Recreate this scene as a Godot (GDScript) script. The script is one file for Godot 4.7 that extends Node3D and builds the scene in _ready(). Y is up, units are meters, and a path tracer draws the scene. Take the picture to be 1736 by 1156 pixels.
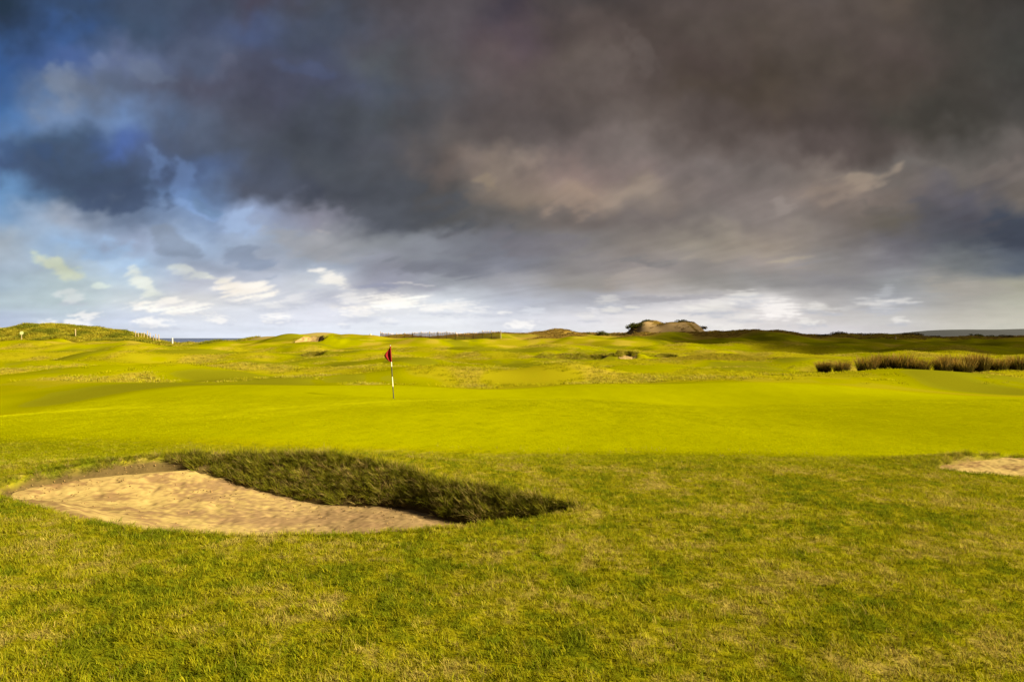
extends Node3D
# A links golf green by the sea under a heavy shower cloud.
# World: camera at x 0, z 0, eye 1.7 m above the turf, looking along -z. "d" below is distance ahead (-z).

const FOCAL := 1158.0          # focal length in units of the 1736-wide frame
const EXPOSURE := 4.5
const SUN_AZIMUTH := 113.0      # degrees clockwise from straight ahead
const SUN_ELEVATION := 25.0
const SEA_Y := -9.0

const ROW_D := [0.3, 3, 6, 9, 11, 14, 20, 27, 38, 48, 60, 75, 95, 120, 145, 165, 180, 195, 215, 240, 270, 310, 400, 600, 9000]
const COL_T := [-0.750, -0.663, -0.577, -0.491, -0.404, -0.318, -0.231, -0.145, -0.016, 0.114, 0.200, 0.287, 0.373, 0.459, 0.546, 0.632, 0.750]
const ROW_H := [
	[0, 0, 0, 0, 0, 0, 0, 0, 0, 0, 0, 0, 0, 0, 0, 0, 0],
	[0, 0, 0, 0, 0, 0, 0, 0, 0, 0, 0, 0, 0, 0, 0, 0, 0],
	[0, 0, 0, 0, 0, 0, 0, 0, 0, 0, 0, 0, 0, 0, 0, 0, 0],
	[-0.05, -0.05, -0.05, -0.05, -0.05, -0.05, -0.05, -0.05, -0.05, -0.05, -0.05, -0.05, -0.05, -0.05, -0.05, -0.05, -0.05],
	[-0.2, -0.2, -0.2, -0.2, -0.2, -0.2, -0.2, -0.2, -0.2, -0.2, -0.2, -0.2, -0.2, -0.2, -0.2, -0.2, -0.2],
	[-0.32, -0.32, -0.32, -0.32, -0.32, -0.32, -0.32, -0.32, -0.32, -0.32, -0.32, -0.32, -0.32, -0.32, -0.32, -0.32, -0.32],
	[-0.52, -0.52, -0.52, -0.52, -0.52, -0.52, -0.52, -0.52, -0.52, -0.52, -0.52, -0.52, -0.52, -0.52, -0.52, -0.52, -0.52],
	[-0.73, -0.73, -0.73, -0.73, -0.73, -0.73, -0.73, -0.73, -0.73, -0.73, -0.73, -0.73, -0.73, -0.73, -0.73, -0.73, -0.73],
	[-0.88, -0.88, -0.88, -0.88, -0.88, -0.88, -0.88, -0.88, -0.88, -0.88, -0.88, -0.88, -0.88, -0.88, -0.88, -0.88, -0.88],
	[-1.33, -1.24, -1.16, -1.12, -1.08, -1.08, -1.08, -1.08, -1.08, -1.08, -1.08, -1.12, -1.12, -1.08, -0.99, -0.99, -0.99],
	[-1.51, -1.46, -1.36, -1.25, -1.25, -1.25, -1.25, -1.25, -1.25, -1.25, -1.2, -1.2, -1.2, -1.15, -1.1, -1.1, -1.05],
	[-1.6, -1.54, -1.41, -1.34, -1.34, -1.34, -1.34, -1.34, -1.34, -1.28, -1.21, -1.15, -1.15, -1.08, -1.08, -1.08, -1.02],
	[-1.5, -1.42, -1.42, -1.34, -1.34, -1.34, -1.34, -1.34, -1.25, -1.17, -1.09, -1.09, -1.09, -1.09, -1.09, -1.09, -1.01],
	[-1.41, -1.31, -1.31, -1.2, -1.2, -1.2, -1.1, -1.1, -0.99, -0.89, -0.89, -0.99, -1.1, -1.2, -1.2, -1.1, -1.1],
	[-0.93, -0.8, -0.8, -0.8, -0.8, -0.8, -0.68, -0.55, -0.43, -0.43, -0.43, -0.68, -0.8, -1.05, -1.05, -0.93, -0.93],
	[-0.15, 0.28, -0.01, -0.44, -0.44, -0.15, -0.15, -0.15, -0.15, -0.01, 0.13, -0.29, -0.44, -0.72, -0.72, -0.72, -0.58],
	[1.86, 2.94, 1.86, 0.15, 0.15, 0.92, 0.61, 0.3, 0.46, 0.46, 0.61, 0.3, 0.15, -0.17, -0.17, -0.17, -0.17],
	[3.55, 5.07, 3.89, 0.35, 0.69, 2.04, 1.53, 0.86, 1.03, 1.03, 1.36, 1.03, 1.19, 0.35, 0.35, 0.35, 0.35],
	[3.74, 5.04, 3.56, 0.21, 1.33, 2.63, 2.63, 1.33, 1.7, 1.7, 2.07, 1.89, 2.44, 0.96, 0.96, 0.96, 0.96],
	[2.74, 3.98, 2.32, -1.41, 0.87, 2.32, 2.32, 1.7, 2.74, 2.32, 3.15, 2.94, 3.77, 1.7, 1.7, 1.49, 1.29],
	[0.07, 0.07, -1.1, -4.6, -2.26, 0.07, 0.07, 1.47, 2.87, 3.1, 3.1, 3.33, 4.26, 2.4, 2.17, 1.93, 1.7],
	[-3, -3, -3, -5, -4, -3, -2, 1, 2.5, 2.6, 2.8, 3.2, 4.2, 2.4, 2, 1.7, 1.5],
	[-12, -12, -12, -12, -12, -11, -10, -6, -2, 0, 0.5, 1, 1.5, 1, 0.8, 0.6, 0.5],
	[-18, -18, -18, -18, -18, -18, -18, -14, -9, -5, -3, -2, -1.5, -1, -1, -1, -1],
	[-30, -30, -30, -30, -30, -30, -30, -30, -25, -20, -12, -6, -4, -3, -3, -3, -3],
]

# Colours of the cloud cover, by azimuth (17 steps) and elevation (15 steps).
const SKY_Y := [0.0, 50.0, 100.0, 150.0, 200.0, 250.0, 290.0, 330.0, 370.0, 410.0, 450.0, 480.0, 510.0, 540.0, 572.0]
const SKY_RGB := [
	[0x2c3b4e, 0x3a4f70, 0x44526a, 0x485468, 0x4e4c5c, 0x464a54, 0x514d52, 0x565054, 0x47414a, 0x4b4544, 0x4d4543, 0x574d49, 0x5a504b, 0x5b524e, 0x584e46, 0x4a4540, 0x3f3c39],
	[0x2e3d54, 0x405c8c, 0x45566f, 0x475066, 0x4c5878, 0x4b5262, 0x54525a, 0x5c565a, 0x554a50, 0x5a504d, 0x524844, 0x534a45, 0x5a5049, 0x594f4a, 0x544b46, 0x48443f, 0x413f3c],
	[0x38588a, 0x4a6090, 0x626f90, 0x566078, 0x4e5266, 0x4c5266, 0x565a60, 0x5a5456, 0x5c5052, 0x625853, 0x564c48, 0x504541, 0x554b44, 0x564d46, 0x524844, 0x494540, 0x474642],
	[0x466698, 0x727e94, 0x5e6a82, 0x56586a, 0x4c4e5e, 0x4c5064, 0x505662, 0x585558, 0x5e5453, 0x645a56, 0x5a504c, 0x50463f, 0x52483f, 0x514842, 0x4d453f, 0x45413c, 0x3f3d3a],
	[0x4a72a8, 0x6c82a4, 0x6a84ae, 0x566074, 0x4c4f5c, 0x4b505c, 0x4e5258, 0x565254, 0x5c5453, 0x625956, 0x665c57, 0x5a504c, 0x524843, 0x4f4642, 0x4a4640, 0x423f3a, 0x4a4744],
	[0x567096, 0x455872, 0x5068a0, 0x525c70, 0x4e5460, 0x4a4f58, 0x50525a, 0x605a58, 0x5e5654, 0x7a6e6b, 0x766c68, 0x6c625e, 0x665c58, 0x5a504d, 0x58504c, 0x5c5854, 0x66605c],
	[0x44587a, 0x4a5a74, 0x4a5872, 0x56688c, 0x4e5566, 0x4b5058, 0x4e5056, 0x6e635e, 0x8a7c72, 0x8c7a74, 0x867874, 0x756c69, 0x776e6a, 0x7e736c, 0x6e6864, 0x6a6460, 0x746c68],
	[0x6c94c0, 0x4a5c76, 0x4a5872, 0x6f8cb8, 0x545a6a, 0x4a4f5c, 0x4f5259, 0x545252, 0x8c7e72, 0x9c887a, 0x928478, 0x7a706d, 0x807672, 0x8a7c74, 0x746a64, 0x5c5a62, 0x746c66],
	[0x84a2c4, 0x9aa4b4, 0x6a7a94, 0x7e94b6, 0x98a8c8, 0x8a8a98, 0x5c606a, 0x565759, 0x6a6664, 0x776e6a, 0x7a716e, 0x7a726e, 0x8c827d, 0x786f6a, 0x676159, 0x55545c, 0x4c505a],
	[0xa8b4c0, 0x98b4d4, 0x9caac4, 0xa0b4d0, 0xa8b8d0, 0x9ea0a6, 0x8c9096, 0x80838c, 0x707078, 0x7e7a7a, 0x88807a, 0x999084, 0x9e9286, 0x807975, 0x68666c, 0x565a62, 0x454a58],
	[0xa4b4c4, 0xb0c0cc, 0xb4cce8, 0x9ca8bc, 0xa0a8b8, 0xa6b0c0, 0x90929e, 0x7a7c86, 0x838590, 0x888484, 0x9a9290, 0x8e8884, 0xa09690, 0x908c8a, 0x86848a, 0x7a7e80, 0x5c6470],
	[0xa8bac8, 0xb4c4c8, 0xc0d0dc, 0xc4c8d4, 0xc4cad8, 0xd0d4da, 0x9ea0b0, 0xa0a4ac, 0xa0a0a6, 0x9c9894, 0xa8a09a, 0x98948f, 0x92908f, 0x8e8c8d, 0x949698, 0xa09c94, 0xa6a494],
	[0xb4c4cc, 0xb8c8cc, 0xccd4d8, 0xd8d8d8, 0xd8dae0, 0xd4d6e0, 0xe0dedc, 0xd8dde4, 0xb8bcc8, 0xb0b2ba, 0xc0bfc4, 0xd4d0d0, 0xd8d4d2, 0xb0adac, 0xa8aab0, 0xa5a29b, 0xb4b3a4],
	[0xb0bcd0, 0xbcc8d4, 0xc8d0e0, 0xd6dae2, 0xd8dce6, 0xdcdee8, 0xdcdfe6, 0xe4e6ea, 0xd4d6de, 0xd6d5da, 0xe0dcdb, 0xdedad8, 0xd4cfce, 0xc6c2c0, 0xc0bebc, 0xbcb8ae, 0xbfbcae],
	[0xb4c0d8, 0xbcc4dc, 0xccd4e0, 0xd4dae6, 0xd8deea, 0xdae0ea, 0xdee2e8, 0xe0e2e6, 0xd8dae0, 0xdcdcde, 0xdedcdc, 0xdcdad8, 0xd6d2d2, 0xd0ccd0, 0xccc8c8, 0xc6c3ba, 0xc4c2b6],
]
# Single clouds laid over that: centre, half sizes, turn in degrees, colour, how solid.
const CLOUDS := [
	[150, 285, 130, 42, 12, 0x46566f, 0.8], [215, 335, 95, 30, 6, 0x475671, 0.9], [40, 262, 70, 26, 18, 0x40567a, 0.6],
	[300, 300, 26, 60, -25, 0x7896c8, 0.45], [400, 378, 60, 22, 25, 0xa6bee2, 0.6], [340, 355, 50, 15, 15, 0x88a6d4, 0.5],
	[290, 410, 75, 22, 24, 0x8794a8, 0.75], [415, 435, 50, 24, 30, 0x8b98ae, 0.8], [355, 352, 28, 14, 30, 0x67809f, 0.6],
	[95, 452, 66, 18, 24, 0xccd6bc, 0.9], [170, 425, 70, 22, 8, 0x9cbce0, 0.5], [220, 452, 55, 16, 8, 0xb4d0ee, 0.6],
	[172, 486, 16, 9, 8, 0xdfe9df, 0.8], [245, 484, 56, 15, 30, 0xe8ece2, 0.9], [285, 522, 80, 14, 4, 0xfcf6ec, 1.0], [290, 512, 30, 12, 20, 0xf4eee4, 0.8],
	[412, 490, 62, 20, 8, 0xfff8ee, 1.0], [385, 486, 30, 16, 20, 0xf8f0e4, 0.8], [330, 465, 60, 10, 14, 0xdcdfd4, 0.6],
	[560, 471, 50, 12, 24, 0xf6f1e8, 0.9], [668, 513, 62, 18, -2, 0xfffaf2, 1.0], [590, 517, 50, 14, 6, 0xf2ede6, 0.9], [640, 487, 60, 8, 3, 0x9a9eb2, 0.8], [720, 487, 50, 5, 3, 0xa8a8b4, 0.6],
	[560, 505, 50, 18, 10, 0xb9bcca, 0.6], [700, 480, 45, 3, 2, 0xdcd6d4, 0.6],
	[520, 415, 95, 26, 12, 0xa2a3a8, 0.6], [552, 390, 30, 14, 10, 0xb0acac, 0.5], [700, 425, 110, 34, 10, 0x868a92, 0.5], [745, 455, 110, 20, 4, 0x777a85, 0.6],
	[640, 335, 190, 42, 12, 0x4c5058, 0.6], [830, 310, 32, 15, 0, 0x94846f, 0.5], [980, 340, 60, 22, -8, 0x9f8b7c, 0.55], [1060, 325, 60, 12, -15, 0x97877b, 0.4],
	[900, 420, 130, 24, 4, 0x747076, 0.5], [1060, 470, 60, 12, -22, 0xa9a099, 0.7], [1100, 440, 60, 12, 8, 0x7b797a, 0.6], [1240, 430, 100, 20, -4, 0xa2978a, 0.5],
	[1140, 506, 150, 8, -3, 0x9b999f, 0.6], [1000, 505, 90, 10, -6, 0xa5a5ad, 0.5], [1008, 527, 18, 11, 0, 0xe2e0e2, 0.7], [905, 525, 24, 9, 0, 0xdcdfe6, 0.6],
	[1318, 526, 46, 20, 4, 0xf0ebe7, 0.95], [1220, 525, 90, 12, 0, 0xdcd8d7, 0.6], [1450, 300, 56, 24, -6, 0xa59482, 0.65], [1425, 325, 60, 20, -14, 0x958578, 0.5], [1327, 352, 26, 22, -30, 0x988d87, 0.5],
	[1345, 442, 40, 7, -6, 0xaea28f, 0.6], [1410, 470, 80, 20, 8, 0x88868a, 0.5], [1640, 490, 90, 20, 6, 0xa39e96, 0.6], [1500, 495, 26, 9, -25, 0xb4b6ba, 0.7], [1440, 518, 40, 6, -6, 0xc6c4c2, 0.6],
	[1715, 395, 70, 40, 10, 0x434956, 0.8], [1600, 380, 70, 34, 12, 0x56565f, 0.5], [1500, 350, 60, 12, 10, 0x645e5a, 0.5], [1690, 300, 60, 24, -10, 0x776e69, 0.6],
	[1085, 95, 60, 30, 60, 0x675d59, 0.4], [1020, 110, 70, 30, -30, 0x655b57, 0.4], [180, 105, 46, 24, 10, 0x6f7c96, 0.35], [95, 150, 40, 40, 0, 0x7b879b, 0.6], [260, 118, 60, 18, 30, 0x687388, 0.5], [365, 120, 34, 22, 0, 0x626476, 0.35],
	[0, 20, 40, 50, 0, 0x28394a, 0.6], [120, 45, 60, 30, 10, 0x405e92, 0.5], [530, 130, 60, 22, 20, 0x4e5a7c, 0.35],
]

# Rims of the two near bunkers (x, d), seen from above.
var rim_a := PackedVector2Array([Vector2(-5.45, 7.32), Vector2(-5.14, 7.11), Vector2(-4.21, 6.52), Vector2(-3.34, 6.06), Vector2(-2.75, 5.91), Vector2(-2.12, 5.88), Vector2(-1.37, 5.93), Vector2(-0.57, 6.11), Vector2(0.07, 6.37), Vector2(0.69, 6.81),
	Vector2(0.72, 6.95), Vector2(0.2, 7.4), Vector2(-0.25, 7.77), Vector2(-0.76, 8.16), Vector2(-1.24, 8.58), Vector2(-2.05, 8.85), Vector2(-2.87, 9.05), Vector2(-3.71, 9.19), Vector2(-4.6, 9.21), Vector2(-5.15, 8.92), Vector2(-5.57, 8.62), Vector2(-5.94, 8.31), Vector2(-6.0, 8.0), Vector2(-5.87, 7.66)])
var rim_b := PackedVector2Array([Vector2(5.5, 9.3), Vector2(5.85, 8.98), Vector2(6.46, 8.62), Vector2(7.2, 8.4), Vector2(8.2, 8.5), Vector2(9.0, 9.2), Vector2(8.8, 10.2), Vector2(7.8, 10.6), Vector2(6.8, 10.3), Vector2(6.2, 9.95), Vector2(5.85, 9.6)])
# Mounds: x, d, half widths across and along, height.
var mounds := []
# Far bunkers: x, d, half widths across and along, depth.
var hollows := []

# The ground's polar grid.
var seg := [[0.3, 2.5, 10], [2.5, 16.0, 371], [16.0, 260.0, 465], [260.0, 420.0, 44], [420.0, 9000.0, 34]]
const FRONT := 46.0
const FINE := 0.25
const COARSE := 4.0
var n_front := int(2.0 * FRONT / FINE)
var n_cols := int(2.0 * FRONT / FINE) + int((360.0 - 2.0 * FRONT) / COARSE)
var radii := PackedFloat32Array()
var H := PackedFloat32Array()

var n_small := FastNoiseLite.new()
var n_wave := FastNoiseLite.new()
var n_roll := FastNoiseLite.new()
var n_patch := FastNoiseLite.new()
var n_fine := FastNoiseLite.new()


func _ready() -> void:
	noise(n_small, 11, 0.8, 3)
	noise(n_wave, 12, 1.0 / 22.0, 2)
	noise(n_roll, 13, 1.0 / 46.0, 2)
	noise(n_patch, 14, 0.9, 4)
	noise(n_fine, 15, 5.0, 3)
	camera_and_light()
	list_relief()
	make_ground()
	make_sea_and_hill()
	make_bunkers()
	make_clouds()
	make_flagstick()
	make_rushes()
	make_fences_and_markers()
	make_bushes()
	make_grass()


func noise(n: FastNoiseLite, s: int, f: float, octaves: int) -> void:
	n.seed = s
	n.noise_type = FastNoiseLite.TYPE_SIMPLEX_SMOOTH
	n.frequency = f
	n.fractal_type = FastNoiseLite.FRACTAL_FBM
	n.fractal_octaves = octaves


# ---------------------------------------------------------------- camera, sky, sun

func sun_dir() -> Vector3:
	var e := deg_to_rad(SUN_ELEVATION)
	var a := deg_to_rad(SUN_AZIMUTH)
	return Vector3(cos(e) * sin(a), sin(e), -cos(e) * cos(a))


func camera_and_light() -> void:
	var cam := Camera3D.new()
	cam.name = "camera"
	cam.fov = rad_to_deg(2.0 * atan(578.0 / FOCAL))
	cam.near = 0.05
	cam.far = 60000.0
	add_child(cam)
	cam.position = Vector3(0, 1.7, 0)
	cam.rotation.x = -atan(5.0 / FOCAL)
	cam.current = true
	var env := Environment.new()
	env.background_mode = Environment.BG_SKY
	env.tonemap_mode = Environment.TONE_MAPPER_LINEAR
	env.tonemap_exposure = EXPOSURE
	env.sdfgi_enabled = true
	env.ssao_enabled = true
	env.ssil_enabled = true
	var pan := PanoramaSkyMaterial.new()
	pan.panorama = sky_image()
	pan.energy_multiplier = 1.0 / EXPOSURE
	env.sky = Sky.new()
	env.sky.sky_material = pan
	var we := WorldEnvironment.new()
	we.name = "world"
	we.environment = env
	add_child(we)
	var sun := DirectionalLight3D.new()
	sun.name = "sun"
	sun.light_energy = 1.6
	sun.light_color = Color(1.0, 0.93, 0.76)
	sun.light_angular_distance = 0.5
	sun.shadow_enabled = true
	add_child(sun)
	sun.look_at_from_position(sun_dir() * 100.0, Vector3.ZERO)


var sky_grid := []
var cloud_list := []
var n_warp := FastNoiseLite.new()
var n_puff := FastNoiseLite.new()


func sky_image() -> ImageTexture:
	noise(n_warp, 31, 1.0 / 130.0, 4)
	noise(n_puff, 32, 1.0 / 80.0, 5)
	for row in SKY_RGB:
		var line := []
		for v in row:
			line.append(Vector3((v >> 16) & 255, (v >> 8) & 255, v & 255))
		sky_grid.append(line)
	for c in CLOUDS:
		var t: float = deg_to_rad(c[4])
		var v: int = c[5]
		cloud_list.append([Vector2(c[0], c[1]), cos(t), sin(t), 1.0 / c[2], 1.0 / c[3], Vector3((v >> 16) & 255, (v >> 8) & 255, v & 255), c[6], 1.9 * maxf(c[2], c[3])])
	# rows of small fair-weather cumulus low over the sea: lit heads over greyer flat bases
	var rng := RandomNumberGenerator.new()
	rng.seed = 17
	for i in 44:
		var cx := rng.randf_range(0.0, 1736.0)
		var cy := rng.randf_range(496.0, 556.0)
		var rx := rng.randf_range(14.0, 42.0)
		var ry := rx * rng.randf_range(0.25, 0.38)
		var k := 1.0 if cx < 900.0 else 0.92
		cloud_list.append([Vector2(cx + 4.0, cy + ry), 1.0, 0.0, 0.8 / rx, 1.6 / ry, Vector3(190, 194, 206) * k, 0.45, 2.2 * rx])
		cloud_list.append([Vector2(cx, cy), 1.0, 0.0, 1.0 / rx, 1.0 / ry, Vector3(250, 246, 240) * k, rng.randf_range(0.35, 0.8), 1.9 * rx])
	# the whole sky coarsely, then the front of it finely
	var w := 4096
	var low := sky_part(512, 0, 0, 512, 256)
	low.resize(w, w / 2, Image.INTERPOLATE_CUBIC)
	var x0 := int(w * (0.5 - 42.0 / 360.0))
	var x1 := int(w * (0.5 + 42.0 / 360.0))
	var y0 := int(w / 2 * (0.5 - 31.0 / 180.0))
	var y1 := int(w / 2 * 0.502)
	var high := sky_part(w, x0, y0, x1 - x0, y1 - y0)
	low.blit_rect(high, Rect2i(0, 0, x1 - x0, y1 - y0), Vector2i(x0, y0))
	# the panorama's edge lies straight ahead
	var out := Image.create(w, w / 2, false, Image.FORMAT_RGB8)
	out.blit_rect(low, Rect2i(w / 2, 0, w / 2, w / 2), Vector2i(0, 0))
	out.blit_rect(low, Rect2i(0, 0, w / 2, w / 2), Vector2i(w / 2, 0))
	return ImageTexture.create_from_image(out)


func sky_part(w: int, x0: int, y0: int, nx: int, ny: int) -> Image:
	var data := PackedByteArray()
	data.resize(nx * ny * 3)
	var o := 0
	for j in ny:
		var el := (0.5 - (y0 + j + 0.5) / (w / 2.0)) * PI
		for i in nx:
			var az := ((x0 + i + 0.5) / w - 0.5) * TAU
			var c := sky_color(az, el)
			data[o] = int(clampf(c.x, 0, 255))
			data[o + 1] = int(clampf(c.y, 0, 255))
			data[o + 2] = int(clampf(c.z, 0, 255))
			o += 3
	return Image.create_from_data(nx, ny, false, Image.FORMAT_RGB8, data)


func sky_color(az: float, el: float) -> Vector3:
	el = maxf(el, 0.0)
	# round the horizon the cover swings back and forth through the same kinds of cloud
	var m := pingpong(az + deg_to_rad(36.85), deg_to_rad(73.7)) - deg_to_rad(36.85)
	var px := 868.0 + FOCAL * tan(m)
	var py := 573.0 - FOCAL * minf(tan(minf(el, 1.5)), 3.0) / cos(m)
	# the cloud sheet recedes: its pattern is pressed together towards the horizon
	var up := 573.0 - py
	var sy := up
	var press := 1.0
	if up < 300.0:
		press = 300.0 / maxf(up, 30.0)
		sy = 300.0 + 300.0 * log(maxf(up, 30.0) / 300.0) - maxf(0.0, 30.0 - up) * 10.0
	var wx := n_warp.get_noise_2d(px, sy) * 44.0 / press
	var wy := n_warp.get_noise_2d(px + 900.0, sy + 300.0) * 40.0 / press
	var q := Vector2(px + wx, py + wy)
	var c := grid_color(q.x, q.y)
	var edge := n_puff.get_noise_2d(px * (0.7 + 0.3 * press), sy)
	for k in cloud_list:
		var v: Vector2 = q - k[0]
		if absf(v.x) > k[7] or absf(v.y) > k[7]:
			continue
		var a: float = (v.x * k[1] + v.y * k[2]) * k[3]
		var b: float = (v.y * k[1] - v.x * k[2]) * k[4]
		var s: float = 1.0 - sqrt(a * a + b * b) + edge * 0.8
		if s > 0.0:
			c = c.lerp(k[5], smoothstep(0.0, 0.65, s) * k[6])
	# billows: the cover is a little lighter and darker by thickness
	var puff := n_warp.get_noise_2d(px * 0.8 + 500.0, sy)
	var low := 1.0 / sqrt(press)
	return c * (1.0 + low * (0.12 * puff + 0.06 * edge) + 0.05 * smoothstep(90.0, 20.0, up))


func grid_color(x: float, y: float) -> Vector3:
	var i := clampf(x / 108.5, 0.0, 15.999)
	var ci := int(i)
	var fx := i - ci
	fx = lerpf(fx, fx * fx * (3.0 - 2.0 * fx), 0.6)
	y = pingpong(y, 280.0) if y < 0.0 else minf(y, 571.9)
	var r := 0
	while r < 13 and SKY_Y[r + 1] <= y:
		r += 1
	var fy: float = (y - SKY_Y[r]) / (SKY_Y[r + 1] - SKY_Y[r])
	fy = lerpf(fy, fy * fy * (3.0 - 2.0 * fy), 0.6)
	var a: Vector3 = sky_grid[r][ci].lerp(sky_grid[r][ci + 1], fx)
	var b: Vector3 = sky_grid[r + 1][ci].lerp(sky_grid[r + 1][ci + 1], fx)
	return a.lerp(b, fy)


# ---------------------------------------------------------------- relief

func at_px(px: float, d: float) -> float:
	return (px - 868.0) / FOCAL * d


func list_relief() -> void:
	for m in [[960, 51, 4.2, 3.2, 1.0], [300, 52, 5.0, 3.0, 0.55], [370, 60, 5.5, 4.0, 0.7], [170, 47, 5.0, 3.0, 0.45], [540, 47, 5.0, 3.0, 0.4], [760, 50, 6.0, 3.0, 0.35],
			[1245, 88, 6.0, 5.0, 1.0], [1160, 104, 6.0, 4.0, 0.6], [735, 178, 13.0, 8.0, 1.1], [1620, 42, 6.0, 3.5, 0.45], [1480, 44.0, 4.5, 2.5, 0.2], [575, 218, 12.0, 12.0, -0.9], [1700, 50, 5.0, 4.0, 0.3],
			[80, 62, 8.0, 5.0, 0.5], [430, 82, 9.0, 5.0, 0.7], [620, 75, 9.0, 5.0, 0.5], [840, 70, 9.0, 4.0, 0.5], [200, 95, 10.0, 6.0, 0.8], [520, 125, 12.0, 7.0, 0.8], [320, 120, 12.0, 8.0, 0.9],
			[868, 255, 10.0, 9.0, 1.3], [945, 262, 6.0, 9.0, 0.9], [235, 207, 9.0, 16.0, -1.7], [320, 212, 15.0, 16.0, -1.7], [1250, 150, 18.0, 12.0, 1.0], [1480, 160, 20.0, 9.0, 1.2], [1640, 130, 16.0, 8.0, 0.7]]:
		mounds.append([at_px(m[0], m[1]), m[1], m[2], m[3], m[4]])
	for m in [[972, 96.0, 5.6, 1.8, 0.75], [1064, 95.0, 1.5, 1.7, 0.45], [1130, 97, 1.5, 1.5, 0.38], [531, 103, 1.8, 1.8, 0.6], [524, 176, 4.6, 4.0, 1.3]]:
		hollows.append([at_px(m[0], m[1]), m[1], m[2], m[3], m[4]])


func table_height(t: float, d: float) -> float:
	var r := 0
	while r < ROW_D.size() - 2 and ROW_D[r + 1] <= d:
		r += 1
	var f: float = clampf(log(d / ROW_D[r]) / log(float(ROW_D[r + 1]) / ROW_D[r]), 0.0, 1.0)
	var c := 0
	while c < COL_T.size() - 2 and COL_T[c + 1] <= t:
		c += 1
	var g: float = clampf((t - COL_T[c]) / (COL_T[c + 1] - COL_T[c]), 0.0, 1.0)
	g = g * g * (3.0 - 2.0 * g)
	var v := [0.0, 0.0, 0.0, 0.0]
	for k in 4:
		var row: Array = ROW_H[clampi(r - 1 + k, 0, ROW_D.size() - 1)]
		v[k] = lerpf(row[c], row[c + 1], g)
	if r == ROW_D.size() - 2:
		return lerpf(v[1], v[2], f)
	return cubic_interpolate(v[1], v[2], v[0], v[3], f)


func inside(rim: PackedVector2Array, p: Vector2) -> float:
	# distance to the rim, above 0 inside
	var best := 1e9
	var within := false
	var n := rim.size()
	for i in n:
		var a := rim[i]
		var b := rim[(i + 1) % n]
		var e := b - a
		var u := clampf((p - a).dot(e) / e.length_squared(), 0.0, 1.0)
		best = minf(best, p.distance_squared_to(a + e * u))
		if (a.y > p.y) != (b.y > p.y) and p.x < a.x + (p.y - a.y) / (b.y - a.y) * e.x:
			within = not within
	return sqrt(best) if within else -sqrt(best)


func green_mask(x: float, d: float) -> float:
	# 1 on the mown green, 0 outside
	var a := absf((x - 3.0) / 19.0)
	var b := absf((d - 24.4) / 12.6)
	var e := pow(a, 2.4) + pow(b, 2.4) + 0.06 * n_wave.get_noise_2d(x * 1.5, d * 1.5)
	return smoothstep(1.22, 0.92, e)


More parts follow.
